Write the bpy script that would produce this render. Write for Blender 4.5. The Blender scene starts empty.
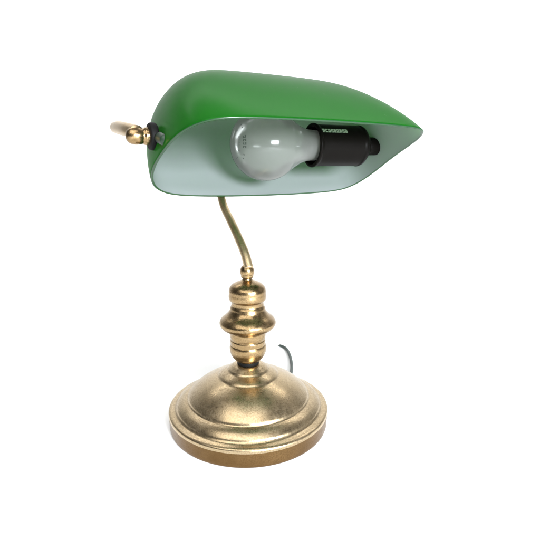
import bpy, bmesh, math, random
from mathutils import Vector, Matrix
random.seed(7)
PI = math.pi
sc = bpy.context.scene
COL = sc.collection

# ------------------------------------------------------------------ camera
cam_d = bpy.data.cameras.new("camera"); cam = bpy.data.objects.new("camera", cam_d); COL.objects.link(cam)
cam.location = (0.0220, -0.4257, 0.2557)
cam.rotation_euler = (PI/2 - 0.2230, 0, 0)
cam_d.sensor_width = 36; cam_d.lens = 36*453.8/540
cam_d.clip_start = 0.01; cam_d.clip_end = 100
sc.camera = cam
sc.view_settings.view_transform = 'Standard'; sc.view_settings.look = 'None'
sc.view_settings.exposure = 0; sc.view_settings.gamma = 1; sc.view_settings.use_curve_mapping = False

# ------------------------------------------------------------------ world: pale studio room
W = bpy.data.worlds.new("World"); sc.world = W; W.use_nodes = True
nt = W.node_tree; nt.nodes.clear()
out = nt.nodes.new('ShaderNodeOutputWorld'); bg = nt.nodes.new('ShaderNodeBackground')
bg.inputs['Strength'].default_value = 1.0
wt = nt.nodes.new('ShaderNodeTexCoord'); wx = nt.nodes.new('ShaderNodeSeparateXYZ'); nt.links.new(wt.outputs['Generated'], wx.inputs[0])
wr = nt.nodes.new('ShaderNodeValToRGB'); nt.links.new(wx.outputs['Y'], wr.inputs[0])      # the room: dim on the camera's side, white behind the lamp
we = wr.color_ramp.elements; we[0].position = 0.0; we[0].color = (.30, .305, .31, 1); we[1].position = .30; we[1].color = (.85, .85, .85, 1)
wn = nt.nodes.new('ShaderNodeTexNoise'); wn.inputs['Scale'].default_value = 2.2; wn.inputs['Detail'].default_value = 2; nt.links.new(wt.outputs['Generated'], wn.inputs['Vector'])
wm = nt.nodes.new('ShaderNodeMapRange'); wm.inputs[1].default_value = .35; wm.inputs[2].default_value = .65; wm.inputs[3].default_value = .45; wm.inputs[4].default_value = 1.25
nt.links.new(wn.outputs['Fac'], wm.inputs[0])
wk = nt.nodes.new('ShaderNodeVectorMath'); wk.operation = 'SCALE'; nt.links.new(wr.outputs[0], wk.inputs[0]); nt.links.new(wm.outputs[0], wk.inputs['Scale'])
wl = nt.nodes.new('ShaderNodeMapRange'); wl.inputs[1].default_value = -.8; wl.inputs[2].default_value = .1; wl.inputs[3].default_value = .35; wl.inputs[4].default_value = 1.0
nt.links.new(wx.outputs['X'], wl.inputs[0])                                              # dimmer wall on the left
wk2 = nt.nodes.new('ShaderNodeVectorMath'); wk2.operation = 'SCALE'; nt.links.new(wk.outputs[0], wk2.inputs[0]); nt.links.new(wl.outputs[0], wk2.inputs['Scale'])
nt.links.new(wk2.outputs[0], bg.inputs['Color'])
nt.links.new(bg.outputs[0], out.inputs[0])

# ------------------------------------------------------------------ area lights out of view
def area(name, loc, target, sx, sy, power, color=(1, 1, 1)):
    d = bpy.data.lights.new(name, 'AREA'); d.shape = 'RECTANGLE'; d.size = sx; d.size_y = sy
    d.energy = power; d.color = color
    o = bpy.data.objects.new(name, d); COL.objects.link(o); o.location = loc
    o.rotation_euler = (Vector(target) - Vector(loc)).to_track_quat('-Z', 'Y').to_euler()
    return o
area('overhead_softbox', (-0.25, -1.0, 1.55), (-0.05, 0.1, 0), 1.9, 1.6, 30, (1, 0.99, 0.97))  # added light that keeps the floor white
area('front_window', (0.80, -1.35, 0.48), (0, 0, 0.25), 0.62, 0.42, 86, (0.90, 0.95, 1.0))
area('backdrop_strip', (0, 1.2, 1.9), (0, 2.2, 0.3), 3.5, 0.5, 38)  # added light that whitens the backdrop

# ------------------------------------------------------------------ helpers
def thing(name, label, cat, loc=(0, 0, 0)):
    o = bpy.data.objects.new(name, None); COL.objects.link(o); o.location = loc
    o['label'] = label; o['category'] = cat; o.empty_display_size = 0.05
    return o
def obj(name, bm, m, parent=None, label=None, smooth=True, recalc=True):
    if recalc: bmesh.ops.recalc_face_normals(bm, faces=bm.faces)
    me = bpy.data.meshes.new(name); bm.to_mesh(me); bm.free()
    for mm in (m if isinstance(m, (list, tuple)) else [m]): me.materials.append(mm)
    if smooth:
        for p in me.polygons: p.use_smooth = True
    o = bpy.data.objects.new(name, me); COL.objects.link(o)
    if parent: o.parent = parent
    if label: o['label'] = label
    return o
def chaikin(P, n=2):
    for _ in range(n):
        Q = [P[0]]
        for (a, b), (c, d) in zip(P, P[1:]):
            Q += [(.8*a+.2*c, .8*b+.2*d), (.2*a+.8*c, .2*b+.8*d)]
        Q.append(P[-1]); P = Q
    return P
def lathe(bm, prof, M=Matrix(), seg=128, cap=True):
    """prof: (r, z) pairs; M places the axis"""
    rings = []
    for r, z in prof:
        if r < 1e-5: rings.append([bm.verts.new(M @ Vector((0, 0, z)))])
        else: rings.append([bm.verts.new(M @ Vector((r*math.cos(2*PI*i/seg), r*math.sin(2*PI*i/seg), z))) for i in range(seg)])
    for A, B in zip(rings, rings[1:]):
        for i in range(seg):
            j = (i+1) % seg
            if len(A) == 1 and len(B) == 1: continue
            if len(A) == 1: bm.faces.new((A[0], B[i], B[j]))
            elif len(B) == 1: bm.faces.new((A[i], A[j], B[0]))
            else: bm.faces.new((A[i], A[j], B[j], B[i]))
    if cap:
        for R in (rings[0], rings[-1]):
            if len(R) > 1: bm.faces.new(R)
def catmull(P, n=12):
    P = [Vector(p) for p in P]; Q = [2*P[0]-P[1]] + P + [2*P[-1]-P[-2]]; o = []
    for i in range(1, len(Q)-2):
        a, b, c, d = Q[i-1:i+3]
        for k in range(n):
            t = k/n
            o.append(.5*((2*b)+(c-a)*t+(2*a-5*b+4*c-d)*t*t+(3*b-a-3*c+d)*t**3))
    o.append(P[-1]); return o
def tube(bm, pts, rad, seg=24):
    """round bar along a list of points, rad a number or a function of 0..1"""
    T = [(pts[min(i+1, len(pts)-1)]-pts[max(i-1, 0)]).normalized() for i in range(len(pts))]
    n = T[0].orthogonal().normalized(); rings = []
    for i, (p, t) in enumerate(zip(pts, T)):
        n = (n - t*n.dot(t)).normalized(); b = t.cross(n)
        r = rad(i/(len(pts)-1)) if callable(rad) else rad
        rings.append([bm.verts.new(p + (n*math.cos(2*PI*k/seg)+b*math.sin(2*PI*k/seg))*r) for k in range(seg)])
    for A, B in zip(rings, rings[1:]):
        for i in range(seg):
            j = (i+1) % seg; bm.faces.new((A[i], A[j], B[j], B[i]))
    bm.faces.new(rings[0]); bm.faces.new(rings[-1])
def axis_matrix(origin, z):
    z = Vector(z).normalized(); q = z.to_track_quat('Z', 'Y')
    return Matrix.Translation(origin) @ q.to_matrix().to_4x4()

# ------------------------------------------------------------------ materials
def mat(name):
    m = bpy.data.materials.new(name); m.use_nodes = True
    t = m.node_tree; return m, t, t.nodes['Principled BSDF'], t.nodes['Material Output']
def N(t, kind, **kw):
    n = t.nodes.new(kind)
    for k, v in kw.items():
        if k in n.inputs: n.inputs[k].default_value = v
        else: setattr(n, k, v)
    return n
def ramp(t, src, stops):
    r = t.nodes.new('ShaderNodeValToRGB'); t.links.new(src, r.inputs[0])
    e = r.color_ramp.elements
    while len(e) < len(stops): e.new(.5)
    for x, (p, c) in zip(e, stops):
        x.position = p; x.color = (c, c, c, 1) if isinstance(c, (int, float)) else (*c, 1)
    return r
def brass(name, c0, c1, r0, r1, bump=.25, tarnish=(.16, .10, .04), grain=.5):
    m, t, p, o = mat(name)
    tc = N(t, 'ShaderNodeTexCoord'); L = t.links.new
    def noise(sc_, det, ro):
        n = N(t, 'ShaderNodeTexNoise', Scale=sc_, Detail=det, Roughness=ro); L(tc.outputs['Object'], n.inputs['Vector']); return n
    big = noise(32., 6., .65); mid = noise(260., 5., .75); fine = noise(780., 2., .6)
    col = ramp(t, big.outputs['Fac'], [(.35, c0), (.65, c1)])
    spots = ramp(t, mid.outputs['Fac'], [(.54, 0.), (.76, .8)])
    # fine dark grain of worn lacquer, denser in some patches
    gr = ramp(t, fine.outputs['Fac'], [(.42, 0.), (.62, grain)])
    pt = ramp(t, big.outputs['Fac'], [(.38, .35), (.62, 1.)])
    gm = N(t, 'ShaderNodeMath', operation='MULTIPLY'); L(gr.outputs[0], gm.inputs[0]); L(pt.outputs[0], gm.inputs[1])
    mg = N(t, 'ShaderNodeMath', operation='MAXIMUM'); L(gm.outputs[0], mg.inputs[0]); L(spots.outputs[0], mg.inputs[1])
    mx = N(t, 'ShaderNodeMix', data_type='RGBA'); L(mg.outputs[0], mx.inputs[0]); L(col.outputs[0], mx.inputs[6])
    mx.inputs[7].default_value = (*tarnish, 1)
    L(mx.outputs[2], p.inputs['Base Color'])
    p.inputs['Metallic'].default_value = 1
    ad = N(t, 'ShaderNodeMath', operation='MULTIPLY'); L(big.outputs['Fac'], ad.inputs[0]); L(mid.outputs['Fac'], ad.inputs[1])
    rr = ramp(t, ad.outputs[0], [(.12, r0), (.42, r1)]); L(rr.outputs[0], p.inputs['Roughness'])
    b = N(t, 'ShaderNodeBump', Strength=bump, Distance=.0004)
    L(fine.outputs['Fac'], b.inputs['Height']); L(b.outputs[0], p.inputs['Normal'])
    return m
M_base = brass('worn_brass', (.40, .305, .18), (.50, .395, .255), .22, .40, .18, (.20, .135, .065), .62)
M_rim = brass('rim_brass_dim_reflection', (.13, .075, .029), (.18, .108, .046), .26, .46, .30, (.08, .045, .016))  # darkened colour stands in for a dim table mirrored in the rim
M_stem = brass('stem_brass', (.29, .195, .095), (.39, .28, .15), .15, .36, .24, (.10, .06, .022), .6)
M_arm = brass('arm_brass', (.50, .38, .22), (.60, .47, .29), .32, .5, .25, (.22, .14, .06), .5)
M_yoke = brass('yoke_brass', (.44, .33, .19), (.52, .40, .25), .3, .45, .15, (.3, .2, .1), .3)

def plain(name, c, rough, **kw):
    m, t, p, o = mat(name); p.inputs['Base Color'].default_value = (*c, 1); p.inputs['Roughness'].default_value = rough
    for k, v in kw.items(): p.inputs[k].default_value = v
    n = N(t, 'ShaderNodeTexNoise', Scale=300., Detail=4.); tc = N(t, 'ShaderNodeTexCoord'); t.links.new(tc.outputs['Object'], n.inputs['Vector'])
    b = N(t, 'ShaderNodeBump', Strength=.06, Distance=.0005); t.links.new(n.outputs['Fac'], b.inputs['Height']); t.links.new(b.outputs[0], p.inputs['Normal'])
    return m
M_rubber = plain('black_rubber', (.004, .004, .004), .6, **{'Specular IOR Level': .12})
M_bakelite = plain('black_bakelite', (.004, .0035, .003), .34, **{'Specular IOR Level': .03})
M_bush = plain('green_bushing', (.005, .022, .008), .45)
M_cord = plain('cord_sheath', (.035, .05, .042), .5)
M_print = plain('pale_print', (.27, .36, .25), .6)
M_ink = plain('dark_ink', (.05, .06, .05), .6)
M_cap = plain('bulb_cap', (.45, .42, .36), .35, Metallic=1.)

# green cased glass (outer layer) : glossy green that lets some light through
def green_glass():
    m, t, p, o = mat('green_glass'); L = t.links.new
    tc = N(t, 'ShaderNodeTexCoord'); n = N(t, 'ShaderNodeTexNoise', Scale=9., Detail=5.); L(tc.outputs['Object'], n.inputs['Vector'])
    c = ramp(t, n.outputs['Fac'], [(.3, (.004, .056, .005)), (.7, (.005, .064, .006))])
    L(c.outputs[0], p.inputs['Base Color'])
    n2 = N(t, 'ShaderNodeTexNoise', Scale=60., Detail=6., Roughness=.7); L(tc.outputs['Object'], n2.inputs['Vector'])
    r = ramp(t, n2.outputs['Fac'], [(.35, .26), (.7, .275)]); L(r.outputs[0], p.inputs['Roughness'])
    p.inputs['Specular IOR Level'].default_value = 0; p.inputs['IOR'].default_value = 1.01
    gl = N(t, 'ShaderNodeBsdfGlossy'); L(r.outputs[0], gl.inputs['Roughness'])
    fr = N(t, 'ShaderNodeFresnel', IOR=1.3); fm = N(t, 'ShaderNodeMath', operation='MULTIPLY'); L(fr.outputs[0], fm.inputs[0]); fm.inputs[1].default_value = .30
    ms = N(t, 'ShaderNodeMixShader')
    tr = N(t, 'ShaderNodeBsdfTranslucent'); tr.inputs[0].default_value = (.09, .62, .06, 1)
    mx = N(t, 'ShaderNodeMixShader'); mx.inputs[0].default_value = .30
    L(p.outputs[0], mx.inputs[1]); L(tr.outputs[0], mx.inputs[2]); L(fm.outputs[0], ms.inputs[0]); L(mx.outputs[0], ms.inputs[1]); L(gl.outputs[0], ms.inputs[2]); L(ms.outputs[0], o.inputs[0])
    return m
M_green = green_glass()
def opal():
    m, t, p, o = mat('opal_lining'); L = t.links.new
    p.inputs['Base Color'].default_value = (.30, .305, .335, 1); p.inputs['Roughness'].default_value = .3
    tr = N(t, 'ShaderNodeBsdfTranslucent'); tr.inputs[0].default_value = (.50, .60, .42, 1)
    mx = N(t, 'ShaderNodeMixShader'); mx.inputs[0].default_value = .45
    L(p.outputs[0], mx.inputs[1]); L(tr.outputs[0], mx.inputs[2]); L(mx.outputs[0], o.inputs[0])
    return m
M_opal = opal()
M_edge = plain('green_glass_edge', (.004, .035, .008), .3)
def bulb_glass():
    m, t, p, o = mat('pearl_bulb_glass'); L = t.links.new
    tp = N(t, 'ShaderNodeBsdfTransparent'); tp.inputs[0].default_value = (.93, .95, .93, 1)
    df = N(t, 'ShaderNodeBsdfDiffuse'); df.inputs[0].default_value = (.27, .28, .26, 1)
    tl = N(t, 'ShaderNodeBsdfTranslucent'); tl.inputs[0].default_value = (.44, .46, .42, 1)
    fr = N(t, 'ShaderNodeMixShader'); fr.inputs[0].default_value = .5; L(df.outputs[0], fr.inputs[1]); L(tl.outputs[0], fr.inputs[2])
    lw = N(t, 'ShaderNodeLayerWeight', Blend=.35)
    k = ramp(t, lw.outputs['Facing'], [(0., .50), (.6, .60), (1., .92)])
    a = N(t, 'ShaderNodeMixShader'); L(k.outputs[0], a.inputs[0]); L(tp.outputs[0], a.inputs[1]); L(fr.outputs[0], a.inputs[2])
    g = N(t, 'ShaderNodeBsdfGlossy', Roughness=.14)
    f = N(t, 'ShaderNodeFresnel', IOR=1.35)
    b = N(t, 'ShaderNodeMixShader'); L(f.outputs[0], b.inputs[0]); L(a.outputs[0], b.inputs[1]); L(g.outputs[0], b.inputs[2])
    L(b.outputs[0], o.inputs[0]); return m
M_bulb = bulb_glass()
def white_paper():
    m, t, p, o = mat('white_paper'); p.inputs['Base Color'].default_value = (.93, .93, .93, 1)
    p.inputs['Roughness'].default_value = .95; p.inputs['Specular IOR Level'].default_value = .1
    return m
M_white = white_paper()

# ------------------------------------------------------------------ the white sweep
bm = bmesh.new()
prof = [(-6, 0), (1.6, 0)] + [(1.6+.7*math.sin(a), .7-.7*math.cos(a)) for a in [PI/2*i/16 for i in range(1, 17)]] + [(2.3, 3.2)]
rows = [[bm.verts.new((x, y, z)) for x in (-8, 8)] for y, z in prof]
for A, B in zip(rows, rows[1:]): bm.faces.new((A[0], A[1], B[1], B[0]))
g = obj('ground', bm, M_white, recalc=False); g['kind'] = 'structure'; g['label'] = 'seamless white paper surface under and behind the lamp'; g['category'] = 'ground'

# ------------------------------------------------------------------ the lamp
lamp = thing('desk_lamp', 'brass banker lamp with a green glass shade, bulb showing, on a round stepped base', 'desk lamp')

# head frame: A runs along the shade to the right, BK points back, both level
TH = 0.4893
A = Vector((math.cos(TH), math.sin(TH), 0)); BK = Vector((-math.sin(TH), math.cos(TH), 0)); Z = Vector((0, 0, 1))
def P(a, b, z): return A*a + BK*b + Z*z

# base
wall = [(0, .002), (.070, .002), (.0760, .0002), (.0792, .0004), (.0800, .0022), (.0803, .0080), (.0806, .0150)]
bp = [(.0806, .0150), (.0808, .0172), (.0802, .0186), (.0786, .0194), (.0764, .0198),
      (.0742, .0204), (.0730, .0216), (.0722, .0232), (.0704, .0250), (.0678, .0268), (.0650, .0282), (.0630, .0289), (.0618, .0293),
      (.0611, .0302), (.0603, .0320), (.0576, .0349), (.0532, .0386), (.0486, .0419), (.0438, .0449), (.0388, .0475), (.0345, .0495), (.0312, .0508),
      (.0299, .0516), (.0290, .0527), (.0268, .0542), (.0238, .0558), (.0214, .0570), (.0205, .0577), (.0197, .0588), (.0180, .0600), (.0158, .0617),
      (.0140, .0628), (.0126, .0634), (.0112, .0637), (0, .0638)]
bm = bmesh.new(); lathe(bm, chaikin(bp, 2), seg=192, cap=False)
base = obj('base', bm, M_base, lamp)
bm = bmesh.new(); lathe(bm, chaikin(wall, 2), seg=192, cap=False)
obj('rim', bm, M_rim, base, 'brass rim of the base, dark reflection put into its colour')

# turned stem, radii and heights in millimetres
sp = [(0, 67.6), (10.6, 67.4), (11.4, 66.9), (12.0, 67.0), (13.6, 68.6), (16.0, 71.4), (17.7, 75), (18.4, 78.5), (18.4, 81.5), (17.9, 83.4), (17.5, 84.0), (17.5, 85.2),
      (17.7, 87.6), (17.5, 88.8), (17.0, 89.4), (17.3, 90.2), (17.8, 92.5), (17.8, 95.0), (17.8, 97.0), (18.4, 98.2), (21.6, 99.4), (25.4, 101.4), (27.6, 104.4),
      (28.0, 107.0), (27.0, 109.6), (24.6, 112.2), (21.6, 114.4), (19.0, 117), (17.6, 119.6), (17.2, 122.0), (16.6, 123.2), (16.0, 124.4), (15.9, 127), (16.2, 128.4),
      (17.5, 129.4), (18.3, 131), (18.5, 133.5), (18.2, 136.5), (18.3, 138.5), (17.6, 141.5), (15.8, 144.2), (12.6, 146.4), (9.4, 147.8), (6.6, 148.8), (5.0, 149.6),
      (4.6, 151), (4.5, 152), (0, 152)]
bm = bmesh.new(); lathe(bm, [(r/1000, z/1000) for r, z in chaikin([(r, z) for r, z in sp], 2)], seg=160, cap=False)
obj('stem', bm, M_stem, lamp)
# ball on top of the stem
bp2 = [(0, 151), (4.4, 151), (5.6, 151.8), (6.2, 153.0), (6.1, 154.2), (6.7, 155.6), (6.9, 158), (6.5, 160.6), (5.2, 162.9), (3.2, 164.3), (0, 165)]
bm = bmesh.new(); lathe(bm, [(r/1000, z/1000) for r, z in chaikin(bp2, 2)], seg=64, cap=False)
obj('ball_joint', bm, M_stem, lamp)

bm = bmesh.new(); lathe(bm, chaikin([(0, .0630), (.0106, .0632), (.0111, .0640), (.0109, .0680), (0, .0682)]), seg=64, cap=False)
obj('gap_shading_ring', bm, M_rubber, lamp)  # black ring added in place of the shading under the stem

# bent arm
arm_pts = catmull([P(0, -.004, .1615), P(0, .0045, .1745), P(0, .0195, .188), P(0, .0385, .2030), P(0, .0548, .2155), P(0, .0645, .2300), P(0, .0735, .2470), P(0, .0815, .2660), P(0, .0860, .2830)], 14)
bm = bmesh.new(); tube(bm, arm_pts, lambda u: .0044 - .0006*u)
obj('arm', bm, M_arm, lamp)

# yoke behind and around the shade, ending in the two pivots
PL = P(-.0892, -.0286, .2783); PR = P(.1300, -.0200, .2752); AX = A.copy()
yk = [P(-.1030, -.030, .2805), P(-.1065, -.012, .2840), P(-.1070, .020, .2880), P(-.1035, .050, .2895), P(-.088, .077, .2880), P(-.060, .0865, .2850), P(0, .087, .2830),
      P(.070, .0865, .2820), P(.108, .084, .2810), P(.136, .064, .2800), P(.147, .035, .2780), P(.1485, .005, .2760), P(.1475, -.020, .2752)]
bm = bmesh.new(); tube(bm, catmull(yk, 10), lambda u: .0056 - .0016*min(1, u*3))
bmesh.ops.scale(bm, vec=(1, 1, 1), verts=bm.verts)
obj('yoke', bm, M_yoke, lamp)
bm = bmesh.new(); lathe(bm, chaikin([(0, -.010), (.0055, -.010), (.0068, -.008), (.0068, .008), (.0055, .010), (0, .010)]), Matrix.Translation(P(0, .087, .283)), 32, False)
obj('arm_boss', bm, M_arm, lamp)

# left pivot: domed brass nut, sleeve, rubber washer, green bushing
MA = axis_matrix(PL, -AX)       # +z points out of the left end
bm = bmesh.new(); lathe(bm, chaikin([(0, .0040), (.0062, .0040), (.0066, .0050), (.0066, .0078), (.0058, .0086), (.0056, .0096), (.0060, .0110), (.0064, .0132), (.0064, .0160), (.0056, .0190), (.0038, .0210), (.0016, .0218), (0, .0219)]), MA, 48, False)
obj('pivot_knob', bm, M_stem, lamp)
bm = bmesh.new(); lathe(bm, chaikin([(0, -.0012), (.0090, -.0012), (.0101, -.0002), (.0103, .0022), (.0100, .0044), (.0088, .0052), (0, .0052)]), MA, 48, False)
obj('washer', bm, M_rubber, lamp)
bm = bmesh.new(); tube(bm, [P(-.0880, -.0400, .2768).lerp(P(-.0880, -.0560, .2738), i/12) for i in range(13)], lambda u: .0044*math.sqrt(max(.02, 1-max(0, (u-.8)/.2)**2)), 24)
obj('bushing', bm, M_bush, lamp)
# right pivot outside the shade
MR = axis_matrix(PR, AX)
bm = bmesh.new(); lathe(bm, chaikin([(0, .004), (.0058, .004), (.0058, .0095), (.0052, .0108), (.0070, .0148), (.0071, .0178), (.0045, .0230), (0, .0242)]), MR, 48, False)
obj('pivot_knob', bm, M_stem, lamp)

# ------------------------------------------------------------------ shade
PHI = 0.492175; TS = .491061
SA = Vector((math.cos(TS), math.sin(TS), 0)); SF = Vector((math.sin(TS), -math.cos(TS), 0))
SB = SF*math.cos(PHI) + Z*math.sin(PHI); SN = -SF*math.sin(PHI) + Z*math.cos(PHI)
SC = Vector((.0411029, -.0354071, .2641867))
sL, sW, sH, sk, ska = .1112503, .0622844, .1019578, -.0519914, .0060338
ea, ea2, eb, eb2, es, es2, eh = .201497, .2, .601656, .79744, .591302, .219072, 1.17638
skew, bw, w1, w2, w3 = -.0553589, -.0011727, .0010737, -.0060624, -.0035505
def spow(x, e): return math.copysign(abs(x)**e, x)
def rim(t):
    ct, st = math.cos(t), math.sin(t)
    la = sL*spow(ct, ea if ct > 0 else ea2); lb = sW*spow(st, eb if st > 0 else eb2)
    la *= 1+skew*lb/sW; lb *= 1+bw*la/sL
    return SA*la + SB*lb + SN*(w1*(la/sL)**2 + w2*(lb/sW)**2 + w3*(la/sL)**2*lb/sW)
def resample(pts, n, closed):
    if closed: pts = pts + [pts[0]]
    d = [0]
    for a, b in zip(pts, pts[1:]): d.append(d[-1]+(b-a).length)
    o = []; j = 0; m = n if closed else n-1
    for i in range(n):
        s = d[-1]*i/m
        while j < len(d)-2 and d[j+1] < s: j += 1
        f = (s-d[j])/max(d[j+1]-d[j], 1e-12); o.append(pts[j].lerp(pts[j+1], min(max(f, 0), 1)))
    return o
NT, NS = 288, 44
fine = [rim(2*PI*i/8000) for i in range(8000)]
loop = resample(fine, NT, True)
for _ in range(4): loop = [(loop[i-1]+loop[i]*2+loop[(i+1) % NT])/4 for i in range(NT)]
for _ in range(12):               # the far tip is blunter
    loop = [(loop[i-1]+loop[i]*2+loop[(i+1) % NT])/4 if loop[i].dot(SA) > .86*sL else loop[i] for i in range(NT)]
# the bulge exponent varies from the left end to the right end
ctv = [max(-1, min(1, p.dot(SA)/sL)) for p in loop]
def cexp(c):                     # cos(t) back from the position along the shade
    k = abs(c)**(1/(ea if c > 0 else ea2)); return math.copysign(k, c)
expo = [es + es2*cexp(c)*abs(cexp(c)) for c in ctv]
for _ in range(10): expo = [(expo[i-1]+expo[i]*2+expo[(i+1) % NT])/4 for i in range(NT)]
AP = SN*sH + SB*sk + SA*ska
xs = [PI/2*(1-(1-i/3000)**2.4) for i in range(3001)]
pr = resample([Vector((math.cos(x)**es*.08, math.sin(x)**eh*.1, x)) for x in xs], NS, False)
rows = [[SC + p*(max(0, math.cos(q.z))**e) + AP*(math.sin(q.z)**eh) for p, e in zip(loop, expo)] for q in pr[:-1]]
apex = SC + AP
def surface(rows, apex):
    bm = bmesh.new(); V = [[bm.verts.new(p) for p in r] for r in rows]; a = bm.verts.new(apex)
    for R, S in zip(V, V[1:]):
        for i in range(NT): j = (i+1) % NT; bm.faces.new((R[i], R[j], S[j], S[i]))
    for i in range(NT): bm.faces.new((V[-1][i], V[-1][(i+1) % NT], a))
    return bm, V, a
bm, V, a_ = surface(rows, apex); bm.normal_update()
cen = SC + AP*.4
sgn = 1 if (V[20][10].co-cen).dot(V[20][10].normal) > 0 else -1
TK = .0024
inrows = [[v.co - v.normal*sgn*TK for v in R] for R in V]; inapex = a_.co - (AP.normalized())*TK
# the inside rim lies in the opening, pulled towards the centre
c0 = sum((v.co for v in V[0]), Vector())/NT
inrows[0] = [rows[0][i] - (rows[0][i]-c0).normalized()*TK*.9 for i in range(NT)]
for k in (1, 2): inrows[k] = [inrows[k][i].lerp(inrows[0][i]+(rows[k][i]-rows[0][i]), .5 if k == 1 else .2) for i in range(NT)]
# outer layer with a rounded rim
I0 = []
mid = [bm.verts.new((rows[0][i]+inrows[0][i])/2 - SN*.0010) for i in range(NT)]
for i in range(NT): I0.append(bm.verts.new(inrows[0][i]))
for R, S in ((V[0], mid), (mid, I0)):
    for i in range(NT): j = (i+1) % NT; bm.faces.new((R[i], R[j], S[j], S[i])).material_index = 1
shade = obj('shade', bm, [M_green, M_edge], lamp, 'green cased glass shade, open towards the front')
bm, V2, a2 = surface(inrows, inapex)
obj('lining', bm, M_opal, shade, 'pale milky inside of the green shade')

# ------------------------------------------------------------------ socket, bulb
SO = P(.1262, -.0260, .2755); BC = P(.0124, -.0150, .2752); BD = (BC-SO).normalized()   # points left, out of the socket
MS = axis_matrix(SO, BD)
ln = (BC-SO).length; OFF = ln - .1222
def shift(pp, d=0): return [(r, z if z < 0 else z+OFF+d) for r, z in pp]
bm = bmesh.new(); lathe(bm, chaikin(shift([(0, -.004), (.0078, -.004), (.0085, -.003), (.0085, .0125), (.0080, .0135), (.0105, .0142), (.0172, .0205), (.0186, .0222), (.0192, .0240), (.0192, .0250), (.0188, .0255),
    (.0189, .0708), (.0196, .0712), (.0200, .0722), (.0200, .0732), (.0192, .0739), (.0172, .0739), (.0168, .073), (.0168, .045), (0, .045)], .0028), 2), MS, 96, False)
sock = obj('socket', bm, M_bakelite, lamp)
# bulb: profile along the same axis, from the neck to the round end
RB = .0318; zc = ln
bpf = shift([(.0130, .046), (.0132, .064), (.0136, .0725), (.0139, .078), (.0147, .084), (.0168, .0897), (.0198, .0950), (.0231, .1002)])
th0 = math.radians(58)
bpf += [(RB*math.sin(th), zc - RB*math.cos(th)) for th in [th0+(PI-th0)*i/40 for i in range(41)]]
bpf[-1] = (0, zc+RB)
bm = bmesh.new(); lathe(bm, chaikin(bpf, 2), MS, 96, False)
bulb = obj('bulb', bm, M_bulb, lamp, 'pearl glass light bulb')
bm = bmesh.new(); lathe(bm, chaikin(shift([(0, .047), (.0128, .047), (.0128, .0665), (.0120, .0675), (0, .0675)])), MS, 48, False)
obj('bulb_cap', bm, M_cap, bulb)

# print on the socket: a short band of small worn marks; direction towards the camera and a little up
cdir = (cam.location - SO); up_ = (Z - BD*Z.dot(BD)).normalized(); fr_ = BD.cross(up_)
if fr_.dot(cdir) < 0: fr_ = -fr_
def on_socket(s, phi, r): return SO + BD*s + (fr_*math.cos(phi)+up_*math.sin(phi))*r
bm = bmesh.new()
def patch(bm, s0, s1, p0, p1, fn, n=3, r0=.0189, r1=.01935):
    lo = []; hi = []
    for k in range(n+1):
        ph = p0+(p1-p0)*k/n
        lo.append((bm.verts.new(fn(s0, ph, r1)), bm.verts.new(fn(s1, ph, r1))))
    for x, y in zip(lo, lo[1:]): bm.faces.new((x[0], x[1], y[1], y[0]))
rnd = random.Random(3)
s = .0730 + OFF; n_ch = 9
glyphs = ['|-', '[', 'o', 'n', 'E', 'o', 'H', 'n', 'o']
for g_ in glyphs:
    w, h = .0024, .22; p0 = .59; tk = .0010; hp = .070
    def V_(x0): patch(bm, s-x0, s-x0-tk, p0, p0+h, on_socket)
    def H_(y): patch(bm, s, s-w, p0+y, p0+y+hp, on_socket, 2)
    if g_ in '|-': V_(0); V_(w-tk); H_(h*.7)
    elif g_ == '[': V_(0); H_(0); H_(h-hp)
    elif g_ == 'o': V_(0); V_(w-tk); H_(0); H_(h-hp)
    elif g_ == 'n': V_(0); V_(w-tk); H_(h-hp)
    elif g_ == 'E': V_(0); H_(0); H_(h/2-hp/2); H_(h-hp)
    elif g_ == 'H': V_(0); V_(w-tk); H_(h/2)
    s -= w + .0005
obj('socket_print', bm, M_print, sock, 'small pale worn lettering on the black socket')

# stamp on the round end of the bulb: a bold row and a thin ring of marks
fb = BD.cross(up_)
if fb.dot(cam.location-BC) < 0: fb = -fb
def on_bulb(al, ph, r):      # al: angle from the tip, ph: angle around
    return BC + (BD*math.cos(al) + (fb*math.cos(ph)+up_*math.sin(ph))*math.sin(al))*r
bm = bmesh.new()
def bp_(a0, a1, p0, p1):
    vs = [bm.verts.new(on_bulb(a, p, RB*1.006)) for a, p in ((a0, p0), (a1, p0), (a1, p1), (a0, p1))]; bm.faces.new(vs)
for k in range(4):            # bold characters stacked along the end
    p0 = -.22 + k*.15
    bp_(.56, .60, p0, p0+.10); bp_(.63, .67, p0+.01, p0+.11)
    if k % 2: bp_(.56, .67, p0, p0+.035)
    else: bp_(.58, .66, p0+.07, p0+.10)
for k in range(18):
    p0 = -1.5 + k*.17
    if rnd.random() < .7: bp_(.42, .42+rnd.uniform(.015, .035), p0, p0+rnd.uniform(.04, .09))
for k in (-.75, -.55, .75, .95): bp_(.60, .64, k, k+.06)
obj('bulb_stamp', bm, M_ink, bulb, 'small dark stamp on the round end of the bulb', smooth=False)

# ------------------------------------------------------------------ mains cord leaving the back of the base
cp = [P(0, 0, .006)*0 + Vector((.030, .070, .0045)), Vector((.041, .083, .0040)), Vector((.0475, .0975, .0028)), Vector((.0503, .1220, .0022)), Vector((.0500, .1500, .0022)), Vector((.0475, .1730, .0022)), Vector((.0440, .1860, .0022)), Vector((.0380, .1935, .0022)), Vector((.0345, .1950, .0022))]
bm = bmesh.new(); tube(bm, catmull(cp, 12), lambda u: .0019 if u < .93 else .0019*(1-.6*(u-.93)/.07), 16)
obj('cord', bm, M_cord, lamp, 'thin dark green mains cord behind the base')
